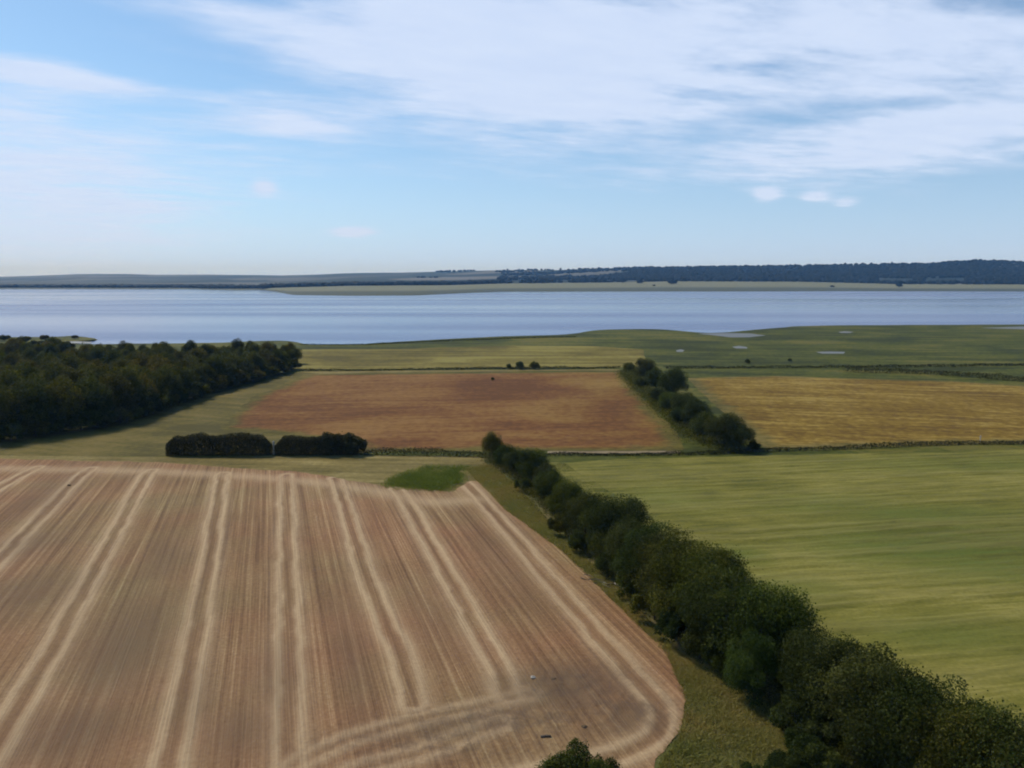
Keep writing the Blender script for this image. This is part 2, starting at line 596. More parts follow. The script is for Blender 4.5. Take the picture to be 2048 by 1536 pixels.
for (px, py, rx, ry, am) in [(250, 1300, 4.5, 13, .85), (150, 1460, 5, 6, .8), (330, 1120, 3, 9, .5), (60, 1090, 5, 7, .6), (480, 1460, 3, 5, .7), (1130, 1375, 6, 4, .9), (1260, 1430, 3.5, 3, .7), (40, 1190, 7, 8, .6), (700, 1300, 2, 14, .5),
                             (540, 1360, 3, 9, .5), (980, 1440, 7, 2, .6), (1000, 1120, 3, 14, .35), (90, 990, 4, 14, .5), (400, 1400, 3, 8, .4), (860, 1230, 2.5, 12, .35)]:
    c = to_rows(at(px, py)[:2])
    damp = np.maximum(damp, am * np.exp(-((gu - c[0]) / rx) ** 2 - ((gv - c[1]) / ry) ** 2))
churn = np.zeros(len(XY))
for (px, py, rx, ry) in [(1150, 1370, 6, 3.5), (1230, 1420, 6, 3), (1030, 1440, 9, 2.5), (860, 1490, 9, 2)]:
    c = at(px, py)[:2]
    churn = np.maximum(churn, np.exp(-((XY[:, 0] - c[0]) / rx) ** 2 - ((XY[:, 1] - c[1]) / ry) ** 2))
hgt = 0.03 + straw * .05 - rut * .03 + (fbm(XY[:, 0] * .9, XY[:, 1] * .9, 51) - .5) * .07
hgt += (lattice(gu * 3.1, gv * .05, 61) - .5) * .08 * (1 - churn)
hgt += churn * ((fbm(XY[:, 0] * 1.3, XY[:, 1] * 1.3, 71) - .4) * .32)
hgt = np.maximum(hgt, .012) + .03
SM, N = material('stubble_soil')
row = N.mapping(N.co, (1, 1, 1), -R(17))
rowx = N.mapping(N.co, (1.9, .012, 1), -R(17))
rowf = N.mapping(N.co, (5.5, .05, 1), -R(17))
rowb = N.mapping(N.co, (.35, .010, 1), -R(17))
s1, s2, s3 = N.noise(rowx, 1, 3, .6), N.noise(rowf, 1, 3, .6), N.noise(rowb, 1, 3, .6)
big = N.noise(N.co, .05, 5, .6, .5)
gr = N.noise(N.co, 2.6, 6, .7)
f = N.math('ADD', N.math('MULTIPLY', s1, .40), N.math('MULTIPLY', s2, .26))
f = N.math('ADD', f, N.math('MULTIPLY', s3, .18))
f = N.math('ADD', f, N.math('MULTIPLY', big, .16))
f = N.math('ADD', f, N.math('MULTIPLY', N.math('SUBTRACT', gr, .5), .28))
soil = N.ramp(N.remap(f, .38, .62), [(0, (.14, .077, .038)), (.42, (.242, .143, .069)), (.72, (.31, .196, .096)), (1, (.43, .30, .16))])
tint = N.mix(N.remap(N.noise(N.co, .03, 4, .6), .4, .65), (1.08, .93, .92), (.94, 1.02, .95))
soil = N.mix(1.0, soil, tint, 'MULTIPLY')
sa = N.math('MULTIPLY', attr(N, 'straw'), N.remap(N.math('ADD', N.math('MULTIPLY', s2, .5), N.math('MULTIPLY', gr, .5)), .3, .62, .45, 1.0))
soil = N.mix(N.math('MULTIPLY', sa, .95), soil, (.53, .375, .215))
soil = N.mix(N.math('MULTIPLY', attr(N, 'rut'), .3), soil, (.21, .127, .066))
dm = N.math('MULTIPLY', attr(N, 'damp'), N.remap(N.math('ADD', N.math('MULTIPLY', gr, .5), N.math('MULTIPLY', s1, .5)), .35, .6, .35, .9))
soil = N.mix(dm, soil, (.12, .083, .052))
ch = N.math('MULTIPLY', attr(N, 'churn'), N.remap(N.noise(N.co, .8, 6, .7, .6), .4, .6))
soil = N.mix(N.math('MULTIPLY', ch, .65), soil, (.125, .083, .056))
N.l.new(soil, N.bsdf.inputs['Base Color'])
bump(N, N.math('ADD', gr, s2), .8, .10)
V3 = np.column_stack([XY, hgt])
fo = link('stubble_field', mesh_np('stubble_field', V3[used], F, SM,
                                   dict(straw=straw[used], rut=rut[used], damp=damp[used], churn=churn[used]), True))
prop(fo, kind='structure')

# green hay field with raised swaths
HAY = [(1050, 922), (1130, 925), (1300, 917), (1700, 909), (2048, 899), (2700, 882), (4600, 900), (5200, 1500), (3000, 2200), (2150, 1760), (1800, 1500), (1500, 1280), (1300, 1110), (1150, 990)]
hp = [at(*p)[:2] for p in HAY]
hr = R(-9)
hx, hy = np.array((math.cos(-hr), math.sin(-hr))), np.array((-math.sin(-hr), math.cos(-hr)))
u, v, XY, GF = grid(np.arange(-12, 190, .8), np.arange(14, 172, .32), hx, hy)
used, F, XY = cut(XY, GF, ragged(hp, .6, .25))
vv = v + (fbm(u * .02, v * .03, 81) - .5) * 5 + (fbm(u * .12, v * .2, 82) - .5) * 1.3
sw = lattice(u * .02, vv * .85, 85) * .6 + lattice(u * .035, vv * 1.7, 86) * .4
lump = fbm(u * .35, v * .9, 83)
swath = np.clip((sw - .35) * 2.2, 0, 1) * (.45 + .9 * lump)
hgt = .05 + swath * .22 + (fbm(u * 1.1, v * 1.1, 84) - .5) * .10
lush = np.zeros(len(u))
for (px, py, rx, ry, am) in [(1900, 1090, 18, 9, 1), (1850, 1030, 14, 5, .8), (2000, 1130, 14, 6, .8), (1330, 1000, 9, 8, .45), (1480, 1110, 4, 4, .7), (2300, 1060, 20, 9, .6), (2000, 930, 30, 6, .45), (1650, 1010, 12, 6, .5), (1560, 1180, 7, 5, .5), (1900, 1270, 9, 4, .5)]:
    c = at(px, py)[:2]
    lush = np.maximum(lush, am * np.exp(-((XY[:, 0] - c[0]) / rx) ** 2 - ((XY[:, 1] - c[1]) / ry) ** 2))
HM, N = material('mown_hay')
hb = N.noise(N.co, .035, 5, .6, .6)
hs = N.noise(N.mapping(N.co, (.09, .75, 1), hr), 1, 6, .7, .5)
hf_ = N.noise(N.co, 2.2, 6, .7)
f = N.math('ADD', N.math('MULTIPLY', hb, .35), N.math('MULTIPLY', hs, .45))
f = N.math('ADD', f, N.math('MULTIPLY', hf_, .2))
cg = N.ramp(N.remap(f, .40, .60), [(0, (.095, .094, .013)), (.4, (.158, .146, .022)), (.7, (.215, .19, .034)), (1, (.295, .255, .062))])
lu = N.math('MULTIPLY', attr(N, 'lush'), N.remap(N.math('ADD', N.math('MULTIPLY', hs, .6), N.math('MULTIPLY', hb, .4)), .4, .56, .15, 1))
cg = N.mix(lu, cg, (.082, .128, .018))
cg = N.mix(N.math('MULTIPLY', N.remap(attr(N, 'swath'), .15, .9), .35), cg, (.27, .23, .07))
N.l.new(cg, N.bsdf.inputs['Base Color'])
bump(N, N.math('ADD', hf_, hs), .8, .12)
V3 = np.column_stack([XY, hgt])
prop(link('hay_field', mesh_np('hay_field', V3[used], F, HM, dict(lush=lush[used], swath=swath[used]), True)), kind='structure')

BROWN = field_material('brown_tilth', [(0, (.120, .046, .009)), (.35, (.168, .068, .014)), (.65, (.205, .094, .021)), (1, (.25, .128, .032))],
                       .022, R(-8), (.02, .22), .36, .5, .45, .15, .8,
                       (-5, 55, [(0, (.135, .064, .010)), (.4, (.185, .095, .017)), (.7, (.215, .120, .022)), (1, (.26, .155, .035))]), rim=[(0, (.08, .066, .009)), (.5, (.125, .10, .014)), (1, (.175, .13, .026))], tight=.10)
GOLD = field_material('ripe_stubble', [(0, (.130, .073, .006)), (.4, (.19, .113, .010)), (.7, (.232, .145, .018)), (1, (.31, .21, .042))],
                      .03, R(14), (.025, .16), .6, .5, .5, .2, 1.4, rim=[(0, (.09, .075, .014)), (.5, (.15, .115, .022)), (1, (.20, .15, .04))], tight=.085)
PASTURE = field_material('dry_pasture', [(0, (.095, .074, .010)), (.35, (.143, .112, .015)), (.7, (.19, .15, .024)), (1, (.25, .21, .045))],
                         .02, R(2), (.012, .12), .5, .4, .3, .2, .5, tight=.09)
VERGE = field_material('rough_verge', [(0, (.075, .088, .026)), (.4, (.13, .128, .042)), (.7, (.185, .16, .06)), (1, (.26, .20, .09))],
                       .12, 0, (.2, .5), .3, 1.4, .5, .15)
STRIP = field_material('headland_grass', [(0, (.10, .080, .02)), (.4, (.17, .13, .036)), (.7, (.23, .175, .055)), (1, (.31, .245, .09))],
                       .06, R(3), (.03, .5), .55, 1.0, .35, .12)
GREEN = field_material('fresh_weeds', [(0, (.05, .095, .010)), (.5, (.08, .13, .014)), (1, (.13, .16, .025))], .2, 0, (.2, .6), .3, 2, .4, .15)
PATH = field_material('pale_track', [(0, (.19, .145, .075)), (.5, (.25, .19, .105)), (1, (.33, .26, .16))], .1, 0, (.05, .6), .4, 1, .4, .06)
OLIVE = field_material('olive_margin', [(0, (.08, .066, .012)), (.5, (.125, .10, .019)), (1, (.175, .13, .034))], .05, R(20), (.04, .3), .4, .8, .35, .12, tight=.10)

sheet('pasture', [(585, 699), (800, 698), (1000, 692), (1180, 692), (1285, 699), (1300, 734), (590, 739)], .04, PASTURE, 1.0)
sheet('field_margin', [(-1200, 935), (-700, 880), (0, 880), (240, 848), (420, 790), (598, 744), (700, 742), (640, 775), (560, 830), (700, 866), (740, 905), (330, 913), (0, 916)], .02, OLIVE)
sheet('brown_field', [(612, 749), (900, 746), (1240, 743), (1290, 800), (1345, 860), (1370, 900), (1100, 902), (740, 904), (700, 885), (560, 868), (440, 858), (500, 797)], .06, BROWN, 1.2, None, 7)
sheet('golden_field', [(1372, 756), (1550, 752), (1700, 757), (1900, 762), (2048, 772), (2700, 800), (2900, 865), (2048, 886), (1800, 892), (1530, 899), (1490, 860), (1430, 810)], .05, GOLD, 1.0, None, 8)
sheet('headland_strip', [(-900, 902), (0, 911), (330, 914), (720, 911), (960, 914), (985, 935), (970, 968), (900, 988), (770, 976), (600, 950), (330, 930), (0, 921), (-900, 908)], .035, STRIP, .5, .8)
sheet('hedge_verge', [(930, 935), (960, 915), (1050, 925), (1180, 1000), (1330, 1130), (1560, 1310), (1900, 1560), (2200, 1780), (2000, 2100), (1330, 2100), (1290, 1700), (1300, 1530), (1350, 1480), (1368, 1400),
                      (1335, 1310), (1280, 1245), (1190, 1165), (1100, 1090), (1000, 1015)], .025, VERGE, .5, .8)
sheet('farm_track', [(1095, 902.5), (1240, 903), (1362, 902.5), (1362, 907), (1240, 908), (1095, 908)], .085, PATH, .15, .5)
sheet('field_edge_strip', [(600, 743.5), (900, 740.5), (1240, 739), (1240, 741.5), (900, 744.5), (640, 748)], .075, STRIP, .5, .8)
for k, pts in enumerate([[(1395, 667.5), (1450, 666), (1500, 667), (1532, 671), (1500, 674.5), (1460, 675), (1430, 671)],
                         [(1465, 694), (1478, 691.5), (1492, 694), (1495, 697), (1472, 697)], [(1676, 664), (1690, 662.5), (1708, 664), (1700, 666), (1682, 666)],
                         [(1630, 704), (1660, 703), (1690, 704), (1688, 707.5), (1645, 707.5)], [(1352, 700.5), (1362, 698.5), (1370, 701), (1366, 704), (1354, 704)],
                         [(1960, 656), (2048, 653), (2200, 656), (2100, 660)], [(120, 684), (150, 682.5), (185, 684), (180, 686.5), (140, 687)]]):
    sheet('marsh_pool', pts, .05, MUD, .4)


# ------------------------------------------------------------------ foliage
def leaf_cloud(P, Nrm, size, rs, flat=.55):
    """A leaf-clump quad at every point, turned partly outwards."""
    n = len(P)
    nn = Nrm * flat + rs.normal(0, .6, (n, 3))
    nn /= np.linalg.norm(nn, axis=1)[:, None]
    a = np.cross(nn, rs.normal(0, 1, (n, 3)))
    a /= np.linalg.norm(a, axis=1)[:, None]
    b = np.cross(nn, a)
    s = (size * rs.uniform(.55, 1.35, n))[:, None]
    w = s * rs.uniform(.45, .8, n)[:, None]
    V = np.stack([P - a * s * .5, P + b * w * .5 + nn * s * .12, P + a * s * .5, P - b * w * .5 + nn * s * .12], 1).reshape(-1, 3)
    return V, np.arange(4 * n).reshape(-1, 4)


def crown_points(rs, n, h0, h1, rad, lobes, squash=1.0, pointed=0.0):
    zc, rz = (h0 + h1) / 2, (h1 - h0) / 2
    C, Rr = [np.array((0, 0, zc))], [min(rad, rz) * .66]
    for k in range(lobes):
        th, ph = rs.uniform(0, 2 * math.pi), math.asin(rs.uniform(-.75, 1))
        q = rs.uniform(.42, .92)
        taper = 1 - pointed * max(0, math.sin(ph))
        C.append(np.array((math.cos(th) * math.cos(ph) * rad * q * taper, math.sin(th) * math.cos(ph) * rad * q * taper, zc + math.sin(ph) * rz * q)))
        Rr.append((rs.uniform(.30, .50) if q < .7 else rs.uniform(.16, .32)) * min(rad, rz))
    C, Rr = np.array(C), np.array(Rr)
    w = Rr ** 2
    k = rs.choice(len(C), n, p=w / w.sum())
    d = rs.normal(0, 1, (n, 3))
    d /= np.linalg.norm(d, axis=1)[:, None]
    rr = Rr[k] * (1 - .45 * rs.random(n) ** 2.5) * (1 + .10 * rs.normal(0, 1, n))
    rr = rr * np.where(rs.random(n) < .05, rs.uniform(1.05, 1.5, n), 1)      # stray sprays break the outline
    P = C[k] + d * rr[:, None] * np.array((1, 1, squash))
    ok = P[:, 2] > h0 * .55
    t = rs.random(len(C))[k] * .6 + rs.random(n) * .4
    return P[ok], d[ok], t[ok]


def tube(path, radii, sides=7):
    V, F = [], []
    path = [np.asarray(p, float) for p in path]
    for i, (p, r) in enumerate(zip(path, radii)):
        t = path[min(i + 1, len(path) - 1)] - path[max(i - 1, 0)]
        t /= np.linalg.norm(t)
        a = np.cross(t, (0.3, 1, 0.1))
        a /= np.linalg.norm(a)
        b = np.cross(t, a)
        for k in range(sides):
            th = 2 * math.pi * k / sides
            V.append(p + (a * math.cos(th) + b * math.sin(th)) * r)
    for i in range(len(path) - 1):
        for k in range(sides):
            F.append((i * sides + k, i * sides + (k + 1) % sides, (i + 1) * sides + (k + 1) % sides, (i + 1) * sides + k))
    return np.array(V), np.array(F)


def join(parts):
    V, F, o = [], [], 0
    for v, f in parts:
        V.append(v)
        F.append(f + o)
        o += len(v)
    return np.concatenate(V), np.concatenate(F)


def trunk_mesh(name, rs, h0, h1, rad, r0, mat, limbs=5):
    top = h0 + (h1 - h0) * .7
    lean = rs.normal(0, .15, 2) * rad * .4
    path = [(lean[0] * s, lean[1] * s, top * s - .15) for s in (0, .12, .4, .7, 1)]
    parts = [tube(path, [r0 * 1.35, r0, r0 * .8, r0 * .5, r0 * .15])]
    for k in range(limbs):
        s = rs.uniform(.3, .75)
        th = k * 2.4 + rs.uniform(-.4, .4)
        b = np.array((lean[0] * s, lean[1] * s, top * s - .15))
        L = rad * rs.uniform(.5, .75)
        e = b + np.array((math.cos(th) * L, math.sin(th) * L, L * rs.uniform(.4, .9)))
        m = (b + e) / 2 + np.array((0, 0, -.08 * L))
        parts.append(tube([b, m, e], [r0 * .42, r0 * .28, r0 * .08], 5))
    V, F = join(parts)
    return mesh_np(name, V, F, mat, smooth=True)


def leaf_material(name, dark, light, accent, through=.36):
    m, N = material(name)
    t = attr(N, 'tint')
    oi = N.new('ShaderNodeObjectInfo').outputs['Random']
    c = N.ramp(t, [(.1, dark), (.6, light), (1, accent)])
    v = N.ramp(oi, [(0, (.62, .78, .70)), (.3, (1.0, 1.05, .9)), (.55, (.75, .80, .8)), (.8, (1.5, 1.2, .9)), (1, (1.1, 1.25, .8))])
    lc = N.mix(1.0, c, v, 'MULTIPLY')
    N.l.new(lc, N.bsdf.inputs['Base Color'])
    tr = N.new('ShaderNodeBsdfTranslucent')
    N.l.new(N.mix(1.0, lc, (1.25, 1.2, .7), 'MULTIPLY'), tr.inputs['Color'])
    ms = N.new('ShaderNodeMixShader')
    ms.inputs[0].default_value = through
    N.l.new(N.bsdf.outputs[0], ms.inputs[1])
    N.l.new(tr.outputs[0], ms.inputs[2])
    N.l.new(ms.outputs[0], N.out.inputs['Surface'])
    N.bsdf.inputs['Roughness'].default_value = .65
    N.bsdf.inputs['Specular IOR Level'].default_value = .08
    return m


BARK, N = material('bark')
N.l.new(N.ramp(N.noise(N.mapping(N.co, (3, 3, .6)), 1.5, 4), [(.3, (.05, .04, .03)), (.7, (.12, .10, .08))]), N.bsdf.inputs['Base Color'])
L_HEDGE = leaf_material('hedgerow_leaves', (.032, .042, .009), (.064, .078, .018), (.13, .135, .034))
L_WOOD = leaf_material('woodland_leaves', (.042, .046, .008), (.082, .086, .016), (.16, .145, .032))
L_OLIVE = leaf_material('olive_leaves', (.045, .050, .012), (.085, .088, .022), (.16, .145, .045))
L_SCRUB = leaf_material('grey_scrub_leaves', (.05, .052, .018), (.085, .085, .03), (.13, .12, .055))
L_BRIGHT = leaf_material('bright_leaves', (.045, .068, .014), (.075, .105, .022), (.125, .145, .036))
L_BROWN = leaf_material('brownish_leaves', (.036, .036, .012), (.058, .056, .019), (.10, .088, .032), .2)
L_LOW = leaf_material('low_hedge_leaves', (.026, .026, .009), (.042, .042, .014), (.065, .060, .022))


class Kind:
    """One kind of tree: a few grown specimens whose meshes all its copies share."""
    def __init__(self, name, seeds, n, h0, h1, rad, lobes, leaf, mat, r0, squash=1.0, pointed=0.0, limbs=5):
        self.name, self.h, self.rad, self.var = name, h1, rad, []
        for s in seeds:
            rs = np.random.default_rng(s)
            P, D, T = crown_points(rs, n, h0, h1, rad, lobes, squash, pointed)
            V, F = leaf_cloud(P, D, leaf, rs)
            cm = mesh_np(name + '_crown', V, F, mat, dict(tint=np.repeat(T, 4)))
            tm = trunk_mesh(name + '_trunk', rs, h0, h1, rad, r0, BARK, limbs)
            self.var.append((tm, cm))

    def plant(self, pos, h, label, cat, group=None, wide=1.0, rot=None, var=None, cname='crown'):
        k = random.randrange(len(self.var)) if var is None else var
        tm, cm = self.var[k]
        s = h / self.h
        o = link(self.name, None)
        o.location = (float(pos[0]), float(pos[1]), 0.0)
        o.rotation_euler = (0, 0, random.uniform(0, 6.28) if rot is None else rot)
        o.scale = (s * wide, s * wide, s)
        prop(o, label, cat, group)
        link('trunk', tm, o)
        link(cname, cm, o)
        return o


hedge_tree = Kind('hedgerow_tree', [1, 2, 3, 4, 5, 6], 32000, .4, 8.5, 4.1, 34, .18, L_HEDGE, .20)
olive_tree = Kind('olive_green_tree', [7, 8, 9], 26000, .4, 8.2, 3.9, 30, .20, L_OLIVE, .20)
wood_tree = Kind('woodland_tree', [11, 12, 13, 14, 15], 12000, .3, 13.0, 5.5, 34, .42, L_WOOD, .30)
bright_tree = Kind('pale_green_tree', [21, 22], 26000, .3, 7.5, 3.4, 20, .17, L_BRIGHT, .17)
brown_shrub = Kind('boundary_shrub', [31, 32, 33, 34], 6000, .1, 4.6, 2.6, 16, .28, L_BROWN, .10)
edge_shrub = Kind('woodland_shrub', [71, 72, 73], 4000, .1, 4.2, 2.4, 14, .34, L_WOOD, .08)
hedge_shrub = Kind('hedge_shrub', [41, 42, 43], 9000, .1, 3.2, 2.0, 16, .15, L_HEDGE, .08)
scrub_tree = Kind('scrub_tree', [81, 82], 3500, .1, 4.5, 3.2, 16, .45, L_SCRUB, .10)
spire = Kind('upright_shrub', [51, 52], 12000, .1, 4.2, 1.5, 26, .12, L_HEDGE, .08, 1.5, .5)

ORD = ['first', 'second', 'third', 'fourth', 'fifth', 'sixth', 'seventh', 'eighth', 'ninth', 'tenth', 'eleventh', 'twelfth', 'thirteenth', 'fourteenth',
       'fifteenth', 'sixteenth', 'seventeenth', 'eighteenth', 'nineteenth', 'twentieth', 'twenty-first', 'twenty-second', 'twenty-third', 'twenty-fourth',
       'twenty-fifth', 'twenty-sixth', 'twenty-seventh', 'twenty-eighth', 'twenty-ninth', 'thirtieth']

# long diagonal hedgerow between the stubble and the hay: base pixel, height, width
DIAG = [(985, 922, 5.6, .85), (1012, 938, 4.6, 1.15), (1036, 952, 5.2, 1.1), (1066, 966, 6.2, 1.05), (1090, 984, 5.4, 1.1), (1102, 1010, 5.6, 1.1), (1132, 1042, 6.4, 1.0), (1170, 1078, 6.8, 1.0), (1228, 1120, 8.6, 1.0),
        (1262, 1160, 8.0, 1.0), (1302, 1196, 8.4, 1.0), (1345, 1228, 8.9, 1.0), (1385, 1262, 9.6, 1.05), (1432, 1292, 10.0, 1.0), (1462, 1330, 8.6, 1.0), (1520, 1352, 9.0, 1.0),
        (1612, 1420, 7.0, 1.0), (1660, 1462, 7.4, 1.0), (1712, 1492, 8.6, 1.05), (1770, 1540, 8.2, 1.0), (1850, 1580, 8.4, 1.0), (1920, 1640, 8.2, 1.0), (1990, 1670, 8.2, 1.0),
        (2075, 1725, 8.8, 1.1), (2160, 1800, 9.0, 1.1)]
for i, (x, y, h, w) in enumerate(DIAG):
    size = 'small' if h < 6.2 else ('tall' if h > 8.8 else 'mid-sized')
    olive = i in (4, 9, 13, 18, 23)
    (olive_tree if olive else hedge_tree).plant(at(x, y), h * (.9 if olive else 1), f'{size} {"olive" if olive else "dark"} green tree, {ORD[i]} from the far end of the diagonal hedgerow', 'tree', 'trees in the long diagonal hedgerow', w * random.uniform(.92, 1.08))
bright_tree.plant(at(1508, 1402), 6.0, 'paler fresh-green bushy tree among dark hedgerow trees, right of the rough grass', 'tree', None, .95)
SIDE = [(1046, 985, 2.6), (1120, 1072, 3.0), (1160, 1105, 3.2), (1215, 1152, 3.6), (1262, 1196, 3.4), (1310, 1240, 3.8), (1352, 1282, 4.0), (1400, 1318, 4.0), (1450, 1352, 3.6), (1590, 1470, 3.2),
        (1640, 1510, 3.4), (1700, 1560, 3.2), (1560, 1560, 2.4), (1500, 1590, 2.2), (1605, 1535, 2.8), (1635, 1575, 3.0), (1535, 1610, 2.6), (1580, 1600, 2.8)]
for i, (x, y, h) in enumerate(SIDE):
    hedge_shrub.plant(at(x, y), h, f'low dark shrub at the foot of the diagonal hedgerow, {ORD[i]} from its far end', 'shrub', 'shrubs along the foot of the diagonal hedgerow', random.uniform(.9, 1.15))

# second hedgerow, between the brown and the golden field
SEC = [(1258, 748, 4.6, 1.1), (1290, 764, 8.4, 1.0), (1282, 778, 4.2, 1.2), (1312, 782, 7.2, 1.1), (1345, 800, 9.4, 1.05), (1318, 808, 5.0, 1.2), (1340, 824, 5.6, 1.2), (1368, 836, 7.0, 1.1), (1362, 852, 4.6, 1.2),
       (1392, 858, 7.2, 1.1), (1408, 880, 6.0, 1.2), (1448, 894, 7.6, 1.25), (1478, 900, 5.6, 1.2)]
for i, (x, y, h, w) in enumerate(SEC):
    hedge_tree.plant(at(x, y), h, f'dark tree between the brown and golden fields, {ORD[i]} from the shore end', 'tree', 'trees between the brown and the golden field', w)
hedge_shrub.plant(at(1508, 902), 2.4, 'low dark shrub at the near left corner of the golden field', 'shrub')

for i, (x, h) in enumerate([(655, 4.5), (684, 4.3), (709, 4.4)]):
    brown_shrub.plant(at(x, 908), h, f'brown-black shrub standing out of the right-hand clipped hedge block, {ORD[i]} from the left', 'shrub', 'shrubs in the right hedge block', 1.15)

# woodland on the left
edge = smooth_line([at(-700, 985), at(-300, 925), at(0, 886), at(130, 866), at(250, 845), at(420, 787), at(530, 757), at(596, 738)], 10)
seglen = np.cumsum([0] + [np.linalg.norm(b - a) for a, b in zip(edge[:-1], edge[1:])])
ex = np.interp(np.arange(0, seglen[-1], 6.5), seglen, [e[0] for e in edge])
ey = np.interp(np.arange(0, seglen[-1], 6.5), seglen, [e[1] for e in edge])
vis = 0
for i, (x, y) in enumerate(zip(ex, ey)):
    far_t = i / (len(ex) - 1)
    h = 13.5 - 6.0 * far_t ** 1.3 + random.uniform(-1.2, 1.2)
    inview = x > -.68 * y
    if not inview:
        continue
    lab = f'dark tree at the woodland edge, {ORD[vis]} from the left picture border along the field'
    vis += 1
    wood_tree.plant((x - 2.5, y + 3.5), h, lab, 'tree', 'trees along the woodland edge', random.uniform(.85, 1.05))
k = 0
for x, y in zip(np.interp(np.arange(3, seglen[-1], 5.0), seglen, [e[0] for e in edge]), np.interp(np.arange(3, seglen[-1], 5.0), seglen, [e[1] for e in edge])):
    if x > -.68 * y:
        edge_shrub.plant((x, y + 1.0), random.uniform(3.8, 5.8), 'dark shrub filling the foot of the woodland edge below the tree crowns', 'shrub', 'shrubs under the woodland edge', random.uniform(1.1, 1.5))
pts = []
tries = 0
wood_poly = [at(*p)[:2] for p in [(-700, 965), (-300, 912), (0, 872), (250, 832), (420, 777), (530, 748), (592, 728), (588, 712), (420, 710), (200, 712), (0, 706), (-600, 704)]]
while tries < 6000 and len(pts) < 190:
    tries += 1
    q = np.array((random.uniform(-290, -60), random.uniform(120, 372)))
    if inside(q[None], wood_poly)[0] and all((q[0] - p[0]) ** 2 + (q[1] - p[1]) ** 2 > 62 for p in pts) and q[0] > -.72 * q[1] - 14:
        pts.append(q)
for q in pts:
    h = np.interp(q[1], [150, 230, 290, 340], [12.8, 11.0, 8.6, 6.6]) + random.uniform(-2.6, 1.8)
    wood_tree.plant(q, h, 'dark crown inside the dense woodland on the left, behind its edge trees', 'tree', 'crowns inside the woodland', random.uniform(.9, 1.15))

for i, (x, y, h) in enumerate([(-30, 690, 4.2), (8, 682, 3.6), (24, 696, 4.4), (50, 686, 4.0), (70, 699, 4.6), (90, 681, 3.4), (110, 692, 4.2), (135, 699, 4.0), (150, 678, 2.4), (40, 705, 4.8), (-10, 703, 4.6), (100, 706, 4.8)]):
    scrub_tree.plant(at(x, y), h, f'grey-olive scrub bush on the low point behind the woodland, {ORD[i]} of its group', 'bush', 'scrub on the low point by the water', random.uniform(1.2, 1.7))

# ------------------------------------------------------------------ low hedges
def low_hedge(name, px, h, wid, per_m, leaf, label, mat=L_LOW, seed=1, boxy=False):
    rs = np.random.default_rng(seed)
    line = smooth_line([at(*p) for p in px], 6)
    L = np.cumsum([0] + [np.linalg.norm(b - a) for a, b in zip(line[:-1], line[1:])])
    n = int(L[-1] * per_m)
    s = rs.uniform(0, L[-1], n)
    x, y = np.interp(s, L, [q[0] for q in line]), np.interp(s, L, [q[1] for q in line])
    hh = h * (.45 + 1.0 * fbm(s * .09, s * 0 + 3, seed, 3)) * (.55 + .45 * lattice(s * .6, s * 0, seed))
    th = rs.uniform(0, math.pi, n)
    rr = .6 + .4 * rs.random(n)
    P = np.stack([x + rs.normal(0, .3, n) * wid, y + np.cos(th) * wid * .5 * rr, np.sin(th) * hh * rr + .05], -1)
    D = np.stack([rs.normal(0, .3, n), np.cos(th), np.sin(th)], -1)
    if boxy:                      # flat top, upright sides, a little uneven
        hh = h * (.78 + .36 * fbm(s * .3, s * 0 + 3, seed, 5)) * np.clip(.55 + np.minimum(s, L[-1] - s) * .28, 0, 1)
        co, si = np.cos(th), np.sin(th)
        rr = 1 - .6 * rs.random(n) ** 1.6
        yy = np.sign(co) * np.abs(co) ** .55 * rr * wid * .5 * (.8 + .4 * fbm(s * .5, s * 0 + 7, seed, 3))
        P = np.stack([x, y + yy, np.abs(si) ** .5 * hh * (1 - .5 * (1 - rr)) * (1 + rs.normal(0, .02, n))], -1)
        P[:, 2] *= np.where(rs.random(n) < .45, rs.uniform(.05, 1, n), 1)
        D = np.stack([rs.normal(0, .3, n), co, si], -1)
    V, F = leaf_cloud(P, D, leaf, rs)
    o = link(name, None)
    c0 = line[len(line) // 2]
    o.location = (float(c0[0]), float(c0[1]), 0)
    off = np.array((c0[0], c0[1], 0))
    link('foliage', mesh_np(name + '_foliage', V - off, F, mat, dict(tint=np.repeat(rs.random(n), 4))), o)
    parts = []
    for q in np.arange(1, L[-1], 4.0):
        b = np.array((np.interp(q, L, [w[0] for w in line]), np.interp(q, L, [w[1] for w in line]), 0)) - off
        parts.append(tube([b + (0, 0, -.1), b + rs.normal(0, .1, 3) + (0, 0, h * .6)], [.05, .02], 4))
    V, F = join(parts)
    st = link('stems', mesh_np(name + '_stems', V, F, BARK), o)
    st['kind'] = 'stuff'
    prop(o, label, 'hedge')
    return o


low_hedge('low_hedge', [(604, 743), (800, 741), (1000, 738), (1240, 737)], 1.1, 1.5, 45, .38, 'thin dark low hedge between the brown field and the yellowish pasture', seed=3)
low_hedge('low_hedge', [(1330, 737), (1600, 736), (1850, 734), (2048, 731), (2400, 727)], 1.3, 1.8, 38, .42, 'thin dark low hedge between the golden field and the green marsh', seed=4)
low_hedge('low_hedge', [(720, 909), (850, 911), (975, 914)], 1.9, 1.8, 110, .26, 'dark straggling hedge running right from the boundary shrubs to the diagonal hedgerow', L_BROWN, seed=5)
low_hedge('low_hedge', [(1095, 911), (1240, 911), (1360, 910), (1480, 906)], .9, 1.2, 80, .26, 'low dark hedge below the pale track at the foot of the brown field', seed=6)
low_hedge('low_hedge', [(1490, 904), (1700, 898), (1830, 892), (1925, 889), (2048, 888), (2400, 880)], 1.0, 1.4, 70, .28, 'low dark hedge between the golden field and the green hay field', seed=7)
